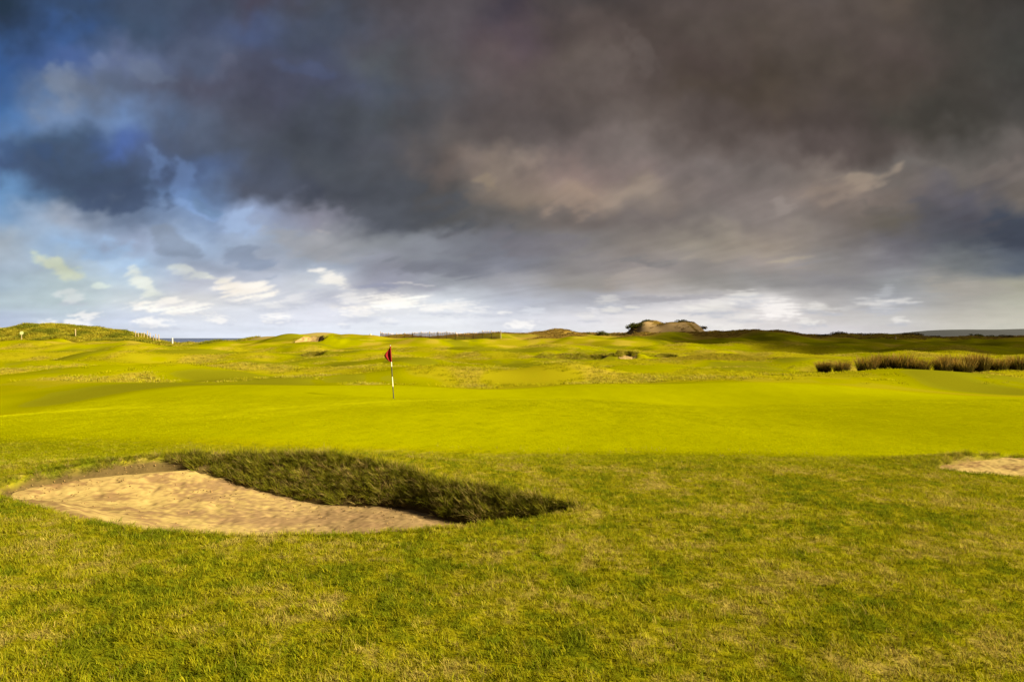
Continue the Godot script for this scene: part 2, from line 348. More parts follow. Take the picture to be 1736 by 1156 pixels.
func base_height(x: float, z: float) -> float:
	var r := Vector2(x, z).length()
	var az := atan2(x, -z)
	var lim := 0.72
	var h := 0.0
	if absf(az) <= lim:
		h = table_height(tan(az), maxf(-z, 0.2))
	else:
		var d := maxf(r * cos(lim), 0.2)
		h = table_height(tan(lim) * signf(az), d)
		var w := smoothstep(1.5, 3.1, absf(az)) * 0.5
		if w > 0.0:
			h = lerpf(h, table_height(-tan(lim) * signf(az), d), w)
	var d := -z
	# small unevenness of the turf, then the roll of the dunes
	h += 0.022 * n_small.get_noise_2d(x, z) * (1.0 - smoothstep(11.0, 14.0, r))
	var green := smoothstep(46.0, 34.0, r) * smoothstep(26.0, 19.0, absf(x))
	h += n_wave.get_noise_2d(x, z * 0.8) * lerpf(1.25 * smoothstep(14.0, 70.0, r), 0.55, green) * smoothstep(10.0, 18.0, r) * (1.0 - smoothstep(280.0, 420.0, r)) * (1.0 - 0.85 * exp(-pow((x - 31.0) / 15.0, 2.0) - pow((d - 50.0) / 10.0, 2.0))) * (1.0 - 0.9 * exp(-pow((x - 14.0) / 15.0, 4.0) - pow((d - 90.0) / 18.0, 4.0)))
	h += n_roll.get_noise_2d(x, z) * 0.75 * smoothstep(40.0, 90.0, r) * (1.0 - 0.8 * exp(-pow((x - 14.0) / 18.0, 4.0) - pow((d - 90.0) / 20.0, 4.0))) * (1.0 - smoothstep(280.0, 420.0, r))
	if d > 30.0 and d < 300.0:
		for m in mounds:
			var u: float = (x - m[0]) / m[2]
			var v: float = (d - m[1]) / m[3]
			var q := u * u + v * v
			if q < 6.0:
				h += m[4] * exp(-q)
		# the tall dune with a sand face
		if d > 215.0 and d < 300.0:
			var u := (x - 57.5) / 17.0
			var v := (d - 256.0) / 13.0
			var s := 1.0 - sqrt(u * u + v * v)
			if s > 0.0:
				h += (3.4 * smoothstep(0.0, 0.45, s) + 1.7 * s) * (1.0 + 0.45 * n_wave.get_noise_2d(x * 1.4, d * 1.4 + 20.0))
		for m in hollows:
			var u: float = (x - m[0]) / m[2]
			var v: float = (d - m[1]) / m[3]
			var s := 1.0 - sqrt(u * u + v * v)
			if s > 0.0:
				h -= 0.45 * m[4] * smoothstep(0.0, 0.35, s)
			# the steep bank thrown up behind it and round its right-hand end
			var e := 1.0 - s
			if e > 0.5 and e < 3.5:
				h += m[4] * smoothstep(0.55, 0.9, e) * exp(-pow(maxf(e - 0.95, 0.0) / 0.9, 2.0)) * smoothstep(-0.35, 0.5, v * 0.9 + u * 0.55) * (0.85 + 0.5 * n_small.get_noise_2d(x * 0.8, 3.0))
	# hummocky left dune
	if d > 160.0 and d < 235.0 and x < -85.0:
		h += 0.8 * n_wave.get_noise_2d(x * 3.0 + 50.0, d * 3.0) * smoothstep(160.0, 180.0, d) * smoothstep(-85.0, -100.0, x)
	# raised back lip of the near bunker
	if d > 7.0 and d < 12.5 and x < 1.5 and x > -9.0:
		h += 0.205 * exp(-pow((d - 9.15 - 0.04 * x) / 0.75, 2.0)) * smoothstep(0.2, -2.2, x) * smoothstep(-8.5, -4.0, x)
	if d > 8.8 and d < 12.0 and x > 4.8:
		h += 0.16 * exp(-pow((d - 10.25) / 0.5, 2.0)) * smoothstep(4.8, 7.0, x) * smoothstep(10.5, 9.0, x)
	return h


func height(x: float, z: float) -> float:
	var h := base_height(x, z)
	var d := -z
	if d > 5.5 and d < 11.0:
		if x > -6.4 and x < 1.0 and d < 9.6:
			var s := inside(rim_a, Vector2(x, d)) + 0.05 * n_small.get_noise_2d(x * 3.0, d * 3.0)
			h -= wall_drop(s, lerpf(2.6, lerpf(1.5, 0.85, smoothstep(-1.8, -0.4, x)), smoothstep(6.3, 7.6, d)), 0.9)
		elif x > 5.4 and x < 9.4 and d > 8.0:
			var s := inside(rim_b, Vector2(x, d)) + 0.05 * n_small.get_noise_2d(x * 3.0, d * 3.0)
			h -= wall_drop(s, 2.0, 0.5)
	return h


func wall_drop(s: float, slope: float, most: float) -> float:
	if s <= 0.0:
		return 0.0
	return minf(slope * (sqrt(s * s + 0.0025) - 0.05), most)


func sand_a(x: float, d: float) -> float:
	# a bowl: flat floor, drawn up the left and front sides
	var s := maxf(inside(rim_a, Vector2(x, d)), 0.0)
	var left := smoothstep(-1.9, -5.0, x)
	return -0.41 + 0.07 * smoothstep(-2.6, -1.0, x) + left * (0.10 + 0.42 * exp(-s / 0.65)) * (1.0 - 0.25 * smoothstep(-4.7, -5.7, x)) + 0.16 * pow(maxf(0.0, 7.3 - d), 1.5) * (1.0 - left)


func sand_b(x: float, d: float) -> float:
	return -0.24 + 0.07 * (d - 9.0) + 0.03 * maxf(0.0, 7.0 - x)


# ---------------------------------------------------------------- ground

func row_of(r: float) -> float:
	var k := 0.0
	for s in seg:
		if r < s[1] or s == seg[-1]:
			return k + s[2] * clampf(log(maxf(r, 0.3) / s[0]) / log(s[1] / s[0]), 0.0, 1.0)
		k += s[2]
	return k


func col_of(az: float) -> float:
	var a := rad_to_deg(az)
	if absf(a) <= FRONT:
		return (a + FRONT) / FINE
	return n_front + (fposmod(a, 360.0) - FRONT) / COARSE


func col_angle(c: int) -> float:
	return deg_to_rad(-FRONT + c * FINE if c <= n_front else FRONT + (c - n_front) * COARSE)


func ground_y(x: float, z: float) -> float:
	var fr := clampf(row_of(Vector2(x, z).length()), 0.0, radii.size() - 1.001)
	var fc := col_of(atan2(x, -z))
	var r := int(fr)
	var c := int(fc) % n_cols
	var c1 := (c + 1) % n_cols
	var u := fc - int(fc)
	var a := lerpf(H[r * n_cols + c], H[r * n_cols + c1], u)
	var b := lerpf(H[(r + 1) * n_cols + c], H[(r + 1) * n_cols + c1], u)
	return lerpf(a, b, fr - r)


const C_GREEN := Vector3(0.240, 0.250, 0.001)
const C_FRINGE := Vector3(0.195, 0.200, 0.003)
const C_LUSH := Vector3(0.108, 0.125, 0.006)
const C_TURF := Vector3(0.205, 0.190, 0.007)
const C_STRAW := Vector3(0.270, 0.215, 0.050)
const C_ROUGH := Vector3(0.235, 0.212, 0.005)
const C_HEATH := Vector3(0.190, 0.120, 0.032)
const C_SAND := Vector3(0.340, 0.240, 0.120)
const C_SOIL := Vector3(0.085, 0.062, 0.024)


func turf_color(x: float, z: float) -> Vector3:
	# patches of lush, ordinary and bleached grass
	var p := n_patch.get_noise_2d(x, z)
	var q := n_fine.get_noise_2d(x, z)
	var g := n_patch.get_noise_2d(x * 0.3 + 40.0, z * 0.3)
	var s := p * 0.85 + 0.95 * q + 0.25 * g
	var c := C_TURF.lerp(C_LUSH, smoothstep(0.0, -0.55, s))
	return c.lerp(C_STRAW, smoothstep(0.10, 0.65, s + 0.15 * n_fine.get_noise_2d(x * 3.0, z * 3.0)))


func ground_color(x: float, z: float, up: float) -> Vector3:
	var d := -z
	var r := Vector2(x, z).length()
	var c := turf_color(x, z)
	if r > 9.0:
		var w := n_wave.get_noise_2d(x * 0.9 + 300.0, z * 0.5)
		var w2 := n_wave.get_noise_2d(x * 3.2, z * 1.6 + 90.0)
		var far := C_FRINGE.lerp(C_ROUGH, smoothstep(-0.15, 0.25, w + 0.4 * w2))
		far = far.lerp(Vector3(0.130, 0.130, 0.005), smoothstep(-0.05, -0.5, w + 0.5 * w2) * 0.8)
		far = far.lerp(Vector3(0.260, 0.215, 0.020), smoothstep(0.22, 0.5, w2 + 0.5 * w) * smoothstep(35.0, 50.0, r))
		c = c.lerp(far, smoothstep(9.6, 12.8, r + 1.5 * n_small.get_noise_2d(x, z)))
		if r > 140.0:
			# brown dune heath on the skyline right of the middle, marram on the left
			var heath := smoothstep(205.0, 245.0, d + 40.0 * w) * smoothstep(-70.0, -20.0, x) * smoothstep(330.0, 300.0, d)
			c = c.lerp(C_HEATH, heath * 0.85 * smoothstep(160.0, 60.0, x))
			var dune := smoothstep(1.0, 0.85, Vector2((x - 57.5) / 17.0, (d - 256.0) / 13.0).length())
			var sandy := smoothstep(-0.1, 0.25, n_wave.get_noise_2d(x * 2.5, d * 2.5 + 70.0) + 0.25 + (d - 254.0) * -0.05)
			c = c.lerp(C_SAND, dune * sandy)
			if x < -80.0:
				c = c.lerp(Vector3(0.21, 0.175, 0.012).lerp(Vector3(0.13, 0.13, 0.012), smoothstep(-0.2, 0.3, w2)), smoothstep(170.0, 182.0, d) * smoothstep(-80.0, -95.0, x) * 0.9)
			if d > 200.0 and x < -60.0 and x > -110.0:
				c = c.lerp(C_SAND * 0.9, smoothstep(203.0, 212.0, d) * 0.5)
		var g := green_mask(x, d)
		if g > 0.0:
			var mow := C_GREEN * (1.0 + 0.10 * w2 + 0.10 * w + 0.07 * n_small.get_noise_2d(x * 1.3, z * 0.4) + 0.05 * n_fine.get_noise_2d(x * 0.8, z * 0.3))
			c = c.lerp(mow, g)
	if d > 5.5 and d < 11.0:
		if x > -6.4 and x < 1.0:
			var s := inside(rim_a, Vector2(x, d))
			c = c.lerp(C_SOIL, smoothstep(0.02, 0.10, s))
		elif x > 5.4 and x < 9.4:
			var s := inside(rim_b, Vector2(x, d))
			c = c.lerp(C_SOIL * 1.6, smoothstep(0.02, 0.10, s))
	for m in hollows:
		var e := Vector2((x - m[0]) / m[2], (d - m[1]) / m[3]).length()
		if e < 1.0 and d < m[1] + 0.5 * m[3]:
			c = c.lerp(C_SOIL, smoothstep(1.0, 0.85, e))
	return c


func make_ground() -> void:
	radii.append(0.3)
	for s in seg:
		for k in s[2]:
			radii.append(s[0] * pow(s[1] / s[0], (k + 1.0) / s[2]))
	var nr := radii.size()
	var nv := nr * n_cols
	var pos := PackedVector3Array()
	var nor := PackedVector3Array()
	var col := PackedColorArray()
	pos.resize(nv)
	nor.resize(nv)
	col.resize(nv)
	H.resize(nv)
	var sn := PackedFloat32Array()
	var cs := PackedFloat32Array()
	for c in n_cols:
		sn.append(sin(col_angle(c)))
		cs.append(cos(col_angle(c)))
	for r in nr:
		var rad := radii[r]
		for c in n_cols:
			var x := rad * sn[c]
			var z := -rad * cs[c]
			var h := height(x, z)
			H[r * n_cols + c] = h
			pos[r * n_cols + c] = Vector3(x, h, z)
	for r in nr:
		var ra := maxi(r - 1, 0) * n_cols
		var rb := mini(r + 1, nr - 1) * n_cols
		for c in n_cols:
			var i := r * n_cols + c
			var u := pos[rb + c] - pos[ra + c]
			var v := pos[r * n_cols + (c + 1) % n_cols] - pos[r * n_cols + (c + n_cols - 1) % n_cols]
			var n := v.cross(u).normalized()
			if n.y < 0.0:
				n = -n
			nor[i] = n
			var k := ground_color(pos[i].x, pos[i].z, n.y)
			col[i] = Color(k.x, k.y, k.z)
	var idx := PackedInt32Array()
	idx.resize((nr - 1) * n_cols * 6)
	var o := 0
	for r in nr - 1:
		for c in n_cols:
			var a := r * n_cols + c
			var b := r * n_cols + (c + 1) % n_cols
			var e := a + n_cols
			var f := b + n_cols
			idx[o] = a
			idx[o + 1] = e
			idx[o + 2] = f
			idx[o + 3] = a
			idx[o + 4] = f
			idx[o + 5] = b
			o += 6
	var arr := []
	arr.resize(Mesh.ARRAY_MAX)
	arr[Mesh.ARRAY_VERTEX] = pos
	arr[Mesh.ARRAY_NORMAL] = nor
	arr[Mesh.ARRAY_COLOR] = col
	arr[Mesh.ARRAY_INDEX] = idx
	var mesh := ArrayMesh.new()
	mesh.add_surface_from_arrays(Mesh.PRIMITIVE_TRIANGLES, arr)
	var m := coloured(1.0)
	m.albedo_texture = grain_texture(61, 0.05, 0.72)
	m.uv1_triplanar = true
	m.uv1_world_triplanar = true
	m.uv1_scale = Vector3.ONE * 0.9
	var g := put(mesh, "ground", m, self)
	tag(g, "rolling links turf with a mown green, rough and dunes", "", "", "structure")


func coloured(rough: float) -> StandardMaterial3D:
	var m := StandardMaterial3D.new()
	m.vertex_color_use_as_albedo = true
	m.roughness = rough
	m.metallic_specular = 0.0
	m.cull_mode = BaseMaterial3D.CULL_DISABLED
	return m


func plain(c: Vector3, rough := 0.9) -> StandardMaterial3D:
	var m := StandardMaterial3D.new()
	m.albedo_color = Color(c.x, c.y, c.z).linear_to_srgb()
	m.roughness = rough
	m.metallic_specular = 0.25
	m.cull_mode = BaseMaterial3D.CULL_DISABLED
	return m


func grain_texture(s: int, f: float, low: float) -> NoiseTexture2D:
	var n := FastNoiseLite.new()
	noise(n, s, f, 5)
	n.fractal_gain = 0.7
	var t := NoiseTexture2D.new()
	t.width = 512
	t.height = 512
	t.seamless = true
	t.noise = n
	var g := Gradient.new()
	g.set_color(0, Color(low, low, low))
	g.set_color(1, Color(1, 1, 1))
	t.color_ramp = g
	return t


func put(mesh: Mesh, called: String, m: Material, parent: Node) -> MeshInstance3D:
	var o := MeshInstance3D.new()
	o.name = called
	o.mesh = mesh
	o.material_override = m
	parent.add_child(o, true)
	return o


func tag(o: Node, label: String, category := "", group := "", kind := "") -> void:
	if label:
		o.set_meta("label", label)
	if category:
		o.set_meta("category", category)
	if group:
		o.set_meta("group", group)
	if kind:
		o.set_meta("kind", kind)


func thing(called: String, label: String, category: String, where: Vector3, group := "") -> Node3D:
	var o := Node3D.new()
	o.name = called
	add_child(o, true)
	o.position = where
	tag(o, label, category, group)
	return o


func on_ground(x: float, d: float) -> Vector3:
	return Vector3(x, ground_y(x, -d), -d)


# ---------------------------------------------------------------- sea, far hill, sand, clouds

func make_sea_and_hill() -> void:
	var st := SurfaceTool.new()
	st.begin(Mesh.PRIMITIVE_TRIANGLES)
	var rings := [150.0, 600.0, 2000.0, 8000.0, 40000.0]
	for k in rings.size() - 1:
		for i in 96:
			var a := TAU * i / 96.0
			var b := TAU * (i + 1) / 96.0
			var p := [Vector3(sin(a), 0, cos(a)) * rings[k], Vector3(sin(b), 0, cos(b)) * rings[k], Vector3(sin(b), 0, cos(b)) * rings[k + 1], Vector3(sin(a), 0, cos(a)) * rings[k + 1]]
			for j in [0, 1, 2, 0, 2, 3]:
				st.set_normal(Vector3.UP)
				st.add_vertex(p[j] + Vector3(0, SEA_Y, 0))
	var m := plain(Vector3(0.055, 0.075, 0.150), 0.7)
	var sea := put(st.commit(), "sea", m, self)
	tag(sea, "narrow strip of dark blue sea on the horizon", "", "", "structure")
	# the long hill across the bay: a ridge with its own thickness
	var n := FastNoiseLite.new()
	noise(n, 77, 1.0 / 900.0, 4)
	var nx := 140
	var nz := 24
	var pts := PackedVector3Array()
	for j in nz + 1:
		for i in nx + 1:
			var x := 1900.0 + 4600.0 * i / nx
			var v := (j / float(nz)) * 2.0 - 1.0
			var z := -4300.0 - v * 900.0
			var up := smoothstep(2080.0, 2900.0, x) * 60.0 + (x - 2500.0) * 0.002
			var y := SEA_Y - 3.0 + (up + 9.0) * (1.0 - v * v) * (1.0 + 0.10 * n.get_noise_2d(x, z)) * smoothstep(1950.0, 2500.0, x)
			pts.append(Vector3(x, y, z))
	put_grid(pts, nx + 1, nz + 1, "hill", plain(Vector3(0.030, 0.035, 0.046)), false)  # the shadow over the hill is put into its dark base colour
	tag(get_node("hill"), "low grey hill far off at the right edge", "", "", "structure")


func put_grid(pts: PackedVector3Array, nx: int, nz: int, called: String, m: Material, sandy: bool) -> MeshInstance3D:
	var nor := PackedVector3Array()
	var col := PackedColorArray()
	for j in nz:
		for i in nx:
			var u := pts[j * nx + mini(i + 1, nx - 1)] - pts[j * nx + maxi(i - 1, 0)]
			var v := pts[mini(j + 1, nz - 1) * nx + i] - pts[maxi(j - 1, 0) * nx + i]
			var n := u.cross(v).normalized()
			nor.append(n if n.y > 0.0 else -n)
			if sandy:
				var k: Vector3 = sand_color(pts[j * nx + i])
				col.append(Color(k.x, k.y, k.z))
	var idx := PackedInt32Array()
	for j in nz - 1:
		for i in nx - 1:
			var a := j * nx + i
			idx.append_array(PackedInt32Array([a, a + nx, a + nx + 1, a, a + nx + 1, a + 1]))
	var arr := []
	arr.resize(Mesh.ARRAY_MAX)
	arr[Mesh.ARRAY_VERTEX] = pts
	arr[Mesh.ARRAY_NORMAL] = nor
	if sandy:
		arr[Mesh.ARRAY_COLOR] = col
	arr[Mesh.ARRAY_INDEX] = idx
	var mesh := ArrayMesh.new()
	mesh.add_surface_from_arrays(Mesh.PRIMITIVE_TRIANGLES, arr)
	return put(mesh, called, m, self)


func sand_color(p: Vector3) -> Vector3:
	# dry pale sand with damp, trodden and dug patches
	var a := n_patch.get_noise_2d(p.x * 1.1 + 9.0, p.z * 1.6)
	var b := n_fine.get_noise_2d(p.x * 1.2, p.z * 2.0)
	var s := a * 1.2 + b * 0.7
	var c := Vector3(0.285, 0.208, 0.084).lerp(Vector3(0.185, 0.120, 0.056), smoothstep(0.0, 0.45, s))
	c = c.lerp(Vector3(0.325, 0.245, 0.098), smoothstep(0.05, -0.5, s))
	# redder sand to the right; the darker tone there is partly painted shade
	return c.lerp(Vector3(0.220, 0.148, 0.082) * (1.0 - 0.25 * b), 0.75 * smoothstep(-0.45, 0.25, b * 0.6 + a * 0.5 + (p.x + 3.0) * 0.3) * (1.0 if p.x < 2.0 else 0.0))


func make_bunkers() -> void:
	var m := coloured(1.0)
	m.albedo_texture = grain_texture(62, 0.09, 0.8)
	m.uv1_triplanar = true
	m.uv1_world_triplanar = true
	m.uv1_scale = Vector3.ONE * 2.5
	for which in 2:
		var box := Rect2(-6.25, 5.7, 7.2, 3.7) if which == 0 else Rect2(5.5, 8.2, 3.8, 2.6)
		var step := 0.022
		var nx := int(box.size.x / step)
		var nz := int(box.size.y / step)
		var pts := PackedVector3Array()
		for j in nz:
			for i in nx:
				var x := box.position.x + i * step
				var d := box.position.y + j * step
				var h := sand_a(x, d) if which == 0 else sand_b(x, d)
				# scuffs, foot marks and crumbs
				var scuff := n_patch.get_noise_2d(x * 2.2 + 0.9 * d, d * 1.1)
				h += 0.014 * scuff + 0.026 * minf(0.0, n_fine.get_noise_2d(x * 0.75 + d * 0.3, d * 0.6) + 0.12) + 0.006 * n_fine.get_noise_2d(x * 3.0, d * 3.0)
				h = minf(h, base_height(x, -d) - (0.03 if which == 1 or d < 7.4 else 0.14 + 0.08 * exp(-pow((x + 4.6) / 0.6, 2.0))))
				if inside(rim_a if which == 0 else rim_b, Vector2(x, d)) < -0.06:
					h -= 0.6
				pts.append(Vector3(x, h, -d))
		var s := put_grid(pts, nx, nz, "bunker_sand", m, true)
		tag(s, ["ochre sand in the large bunker before the green", "ochre sand in the bunker at the right edge"][which], "", "", "structure")
	# sand lying in the far bunkers
	var rng := RandomNumberGenerator.new()
	rng.seed = 5
	var k := 0
	for h in hollows:
		if k == 0:
			k += 1
			continue
		var pts := PackedVector3Array()
		var nn := 24
		for j in nn:
			for i in nn:
				var u := i / (nn - 1.0) * 2.0 - 1.0
				var v := j / (nn - 1.0) * 2.0 - 1.0
				var e := maxf(absf(u), absf(v)) / maxf(Vector2(u, v).length(), 1e-4)
				var x: float = h[0] + u * e * h[2] * 0.80
				var d: float = h[1] + v * e * h[3] * 0.80
				pts.append(Vector3(x, ground_y(x, -d) + 0.06 + (0.75 * (0.5 + 0.5 * v * e) if k == 4 else 0.1 * (1.0 - Vector2(u, v).length() * e)), -d))
		var s := put_grid(pts, nn, nn, "bunker_sand", m, true)
		tag(s, ["sand below the long grassy bank of the wide far bunker", "sand in the small round far bunker beside the wide one", "sand in the far bunker at the foot of the rough bank", "sand in the small dark far bunker left of the flag", "pale sand in the skyline bunker left of the flag"][k], "", "", "structure")
		k += 1


func make_clouds() -> void:
	# Low shower clouds beside the frame, between the sun and the far right of the course: their shade lies there.
	var rng := RandomNumberGenerator.new()
	rng.seed = 8
	var m := StandardMaterial3D.new()
	m.albedo_color = Color(0.9, 0.9, 0.92, 0.6)
	m.transparency = BaseMaterial3D.TRANSPARENCY_ALPHA
	m.roughness = 1.0
	var n := FastNoiseLite.new()
	noise(n, 91, 1.0 / 60.0, 4)
	var lift := 520.0
	var off := sun_dir() * (lift / sun_dir().y)
	for c in [["dark shower cloud shading the far right of the course", 184.0, -206.0, 110.0, 106.0, 0.28]]:
		var mesh := SphereMesh.new()
		mesh.radial_segments = 72
		mesh.rings = 36
		var arr := mesh.get_mesh_arrays()
		var v: PackedVector3Array = arr[Mesh.ARRAY_VERTEX]
		for i in v.size():
			var p := v[i] * 2.0
			var q := Vector3(signf(p.x) * pow(absf(p.x), 0.75) * c[3], p.y * 40.0, signf(p.z) * pow(absf(p.z), 0.75) * c[4])
			q.x -= c[5] * q.z
			q *= 1.0 + 0.22 * n.get_noise_3dv(q)
			v[i] = q
		arr[Mesh.ARRAY_VERTEX] = v
		var am := ArrayMesh.new()
		am.add_surface_from_arrays(Mesh.PRIMITIVE_TRIANGLES, arr)
		var o := put(am, "cloud", m, self)
		o.position = Vector3(c[1], 0, c[2]) + off
		tag(o, c[0], "cloud", "", "structure")


# ---------------------------------------------------------------- flagstick

func tube(st: SurfaceTool, a: Vector3, b: Vector3, ra: float, rb: float, sides := 10) -> void:
	var ax := (b - a).normalized()
	var u := ax.cross(Vector3.FORWARD if absf(ax.z) < 0.9 else Vector3.RIGHT).normalized()
	var v := ax.cross(u)
	for i in sides:
		var t0 := TAU * i / sides
		var t1 := TAU * (i + 1) / sides
		var d0 := u * cos(t0) + v * sin(t0)
		var d1 := u * cos(t1) + v * sin(t1)
		for q in [[a + d0 * ra, d0], [b + d0 * rb, d0], [b + d1 * rb, d1], [a + d0 * ra, d0], [b + d1 * rb, d1], [a + d1 * ra, d1], [b, ax], [b + d1 * rb, ax], [b + d0 * rb, ax], [a, -ax], [a + d0 * ra, -ax], [a + d1 * ra, -ax]]:
			st.set_normal(q[1])
			st.add_vertex(q[0])


func new_st() -> SurfaceTool:
	var st := SurfaceTool.new()
	st.begin(Mesh.PRIMITIVE_TRIANGLES)
	return st


func make_flagstick() -> void:
	var d := 26.8
	var base := on_ground(at_px(667, d), d)
	var f := thing("flagstick", "black and white banded flagstick with a limp red flag on the green", "flagstick", base)
	var lean := Vector3(-0.062, 1.0, 0.01).normalized()
	var white := plain(Vector3(0.45, 0.43, 0.32), 0.5)
	var black := plain(Vector3(0.035, 0.032, 0.028), 0.45)
	var bands := [[-0.10, 0.47, black], [0.47, 0.86, white], [0.86, 1.26, black], [1.26, 2.10, white]]
	for b in bands:
		var st := new_st()
		tube(st, lean * b[0], lean * b[1], 0.020, 0.018)
		put(st.commit(), "pole_band", b[2], f)
	var st := new_st()
	tube(st, lean * 2.10, lean * 2.125, 0.021, 0.012)
	put(st.commit(), "cap", black, f)
	# the cup in the green
	st = new_st()
	for i in 20:
		var a := Vector3(cos(TAU * i / 20.0), 0, sin(TAU * i / 20.0)) * 0.054
		var b := Vector3(cos(TAU * (i + 1) / 20.0), 0, sin(TAU * (i + 1) / 20.0)) * 0.054
		for p in [a, b * 1.06, b, a, a * 1.06, b * 1.06]:
			st.set_normal(Vector3.UP)
			st.add_vertex(p + Vector3(0, 0.006, 0))
	put(st.commit(), "cup_rim", white, f)
	# flag: hangs in folds from the pole, drawn to a point on the left
	st = new_st()
	var nu := 16
	var nv := 22
	var P := []
	for j in nv + 1:
		var v := j / float(nv)
		for i in nu + 1:
			var u := i / float(nu)
			var top := 2.06
			var reach := 0.26 * pow(sin(PI * clampf(v * 0.92 + 0.05, 0.0, 1.0)), 0.8) * (0.55 + 0.45 * smoothstep(0.0, 0.6, v))
			var y := top - 0.62 * v - u * 0.10 * (1.0 - v)
			var fold := 0.055 * sin(u * 9.0 + v * 2.5) * u
			P.append(lean * y + Vector3(-u * reach - 0.012, 0, fold + 0.02 * sin(v * 6.0) * u))
	for j in nv:
		for i in nu:
			var a: int = j * (nu + 1) + i
			for q in [a, a + nu + 2, a + nu + 1, a, a + 1, a + nu + 2]:
				st.add_vertex(P[q])
	st.index()
	st.generate_normals()
	var red := plain(Vector3(0.12, 0.005, 0.006), 0.85)
	var cloth := put(st.commit(), "flag", red, f)
	st = new_st()
	tube(st, lean * 1.45, lean * 2.07, 0.027, 0.025)
	put(st.commit(), "sleeve", red, cloth)


# ---------------------------------------------------------------- rushes

func spray(rng: RandomNumberGenerator, n: int, rx: float, rz: float, tall: float, width: float, lean: float, droop: float, tints: Array, from := 0.0, to := 1.0) -> ArrayMesh:
	# n thin bent blades, each with a tint of its own; from..to picks a stretch of each blade
	var pos := PackedVector3Array()
	var nor := PackedVector3Array()
	var col := PackedColorArray()
	for k in n:
		var a := rng.randf() * TAU
		var rr := sqrt(rng.randf())
		var root := Vector3(cos(a) * rr * rx, 0.0, sin(a) * rr * rz)
		var out := Vector3(cos(a), 0, sin(a)).rotated(Vector3.UP, rng.randf_range(-0.9, 0.9))
		var h := tall * rng.randf_range(0.55, 1.0)
		var l := lean * rng.randf_range(0.1, 1.0) * (0.35 + 0.65 * rr)
		var dr := droop * rng.randf_range(0.3, 1.0)
		var side := out.rotated(Vector3.UP, PI / 2 + rng.randf_range(-0.8, 0.8)) * width * rng.randf_range(0.7, 1.2)
		var t: Vector3 = tints[rng.randi() % tints.size()] * rng.randf_range(0.8, 1.2)
		var c := Color(t.x, t.y, t.z)
		var pts := []
		var steps := 3 if to - from > 0.5 else 1
		for s in steps + 1:
			var u := lerpf(from, to, s / float(steps))
			pts.append(root + Vector3(0, h * (u - dr * u * u * 0.5), 0) + out * (h * (l * u + dr * u * u * 0.6)))
		for s in steps:
			var u0 := lerpf(from, to, s / float(steps))
			var u1 := lerpf(from, to, (s + 1.0) / steps)
			var w0 := side * (1.0 - u0 * 0.75)
			var w1 := side * (1.0 - u1 * 0.75) if u1 < 0.99 else Vector3.ZERO
			var p0: Vector3 = pts[s]
			var p1: Vector3 = pts[s + 1]
			var nn := side.cross(p1 - p0).normalized()
			var tri := [p0 - w0, p1 + w1, p0 + w0]
			if w1 != Vector3.ZERO:
				tri += [p0 - w0, p1 - w1, p1 + w1]
			for p in tri:
				pos.append(p)
				nor.append(nn)
				col.append(c)
	var arr := []
	arr.resize(Mesh.ARRAY_MAX)
	arr[Mesh.ARRAY_VERTEX] = pos
	arr[Mesh.ARRAY_NORMAL] = nor
	arr[Mesh.ARRAY_COLOR] = col
	var m := ArrayMesh.new()
	m.add_surface_from_arrays(Mesh.PRIMITIVE_TRIANGLES, arr)
	return m


func leafy() -> StandardMaterial3D:
	var m := coloured(0.8)
	m.backlight_enabled = true
	m.backlight = Color(0.95, 0.95, 0.75)
	return m


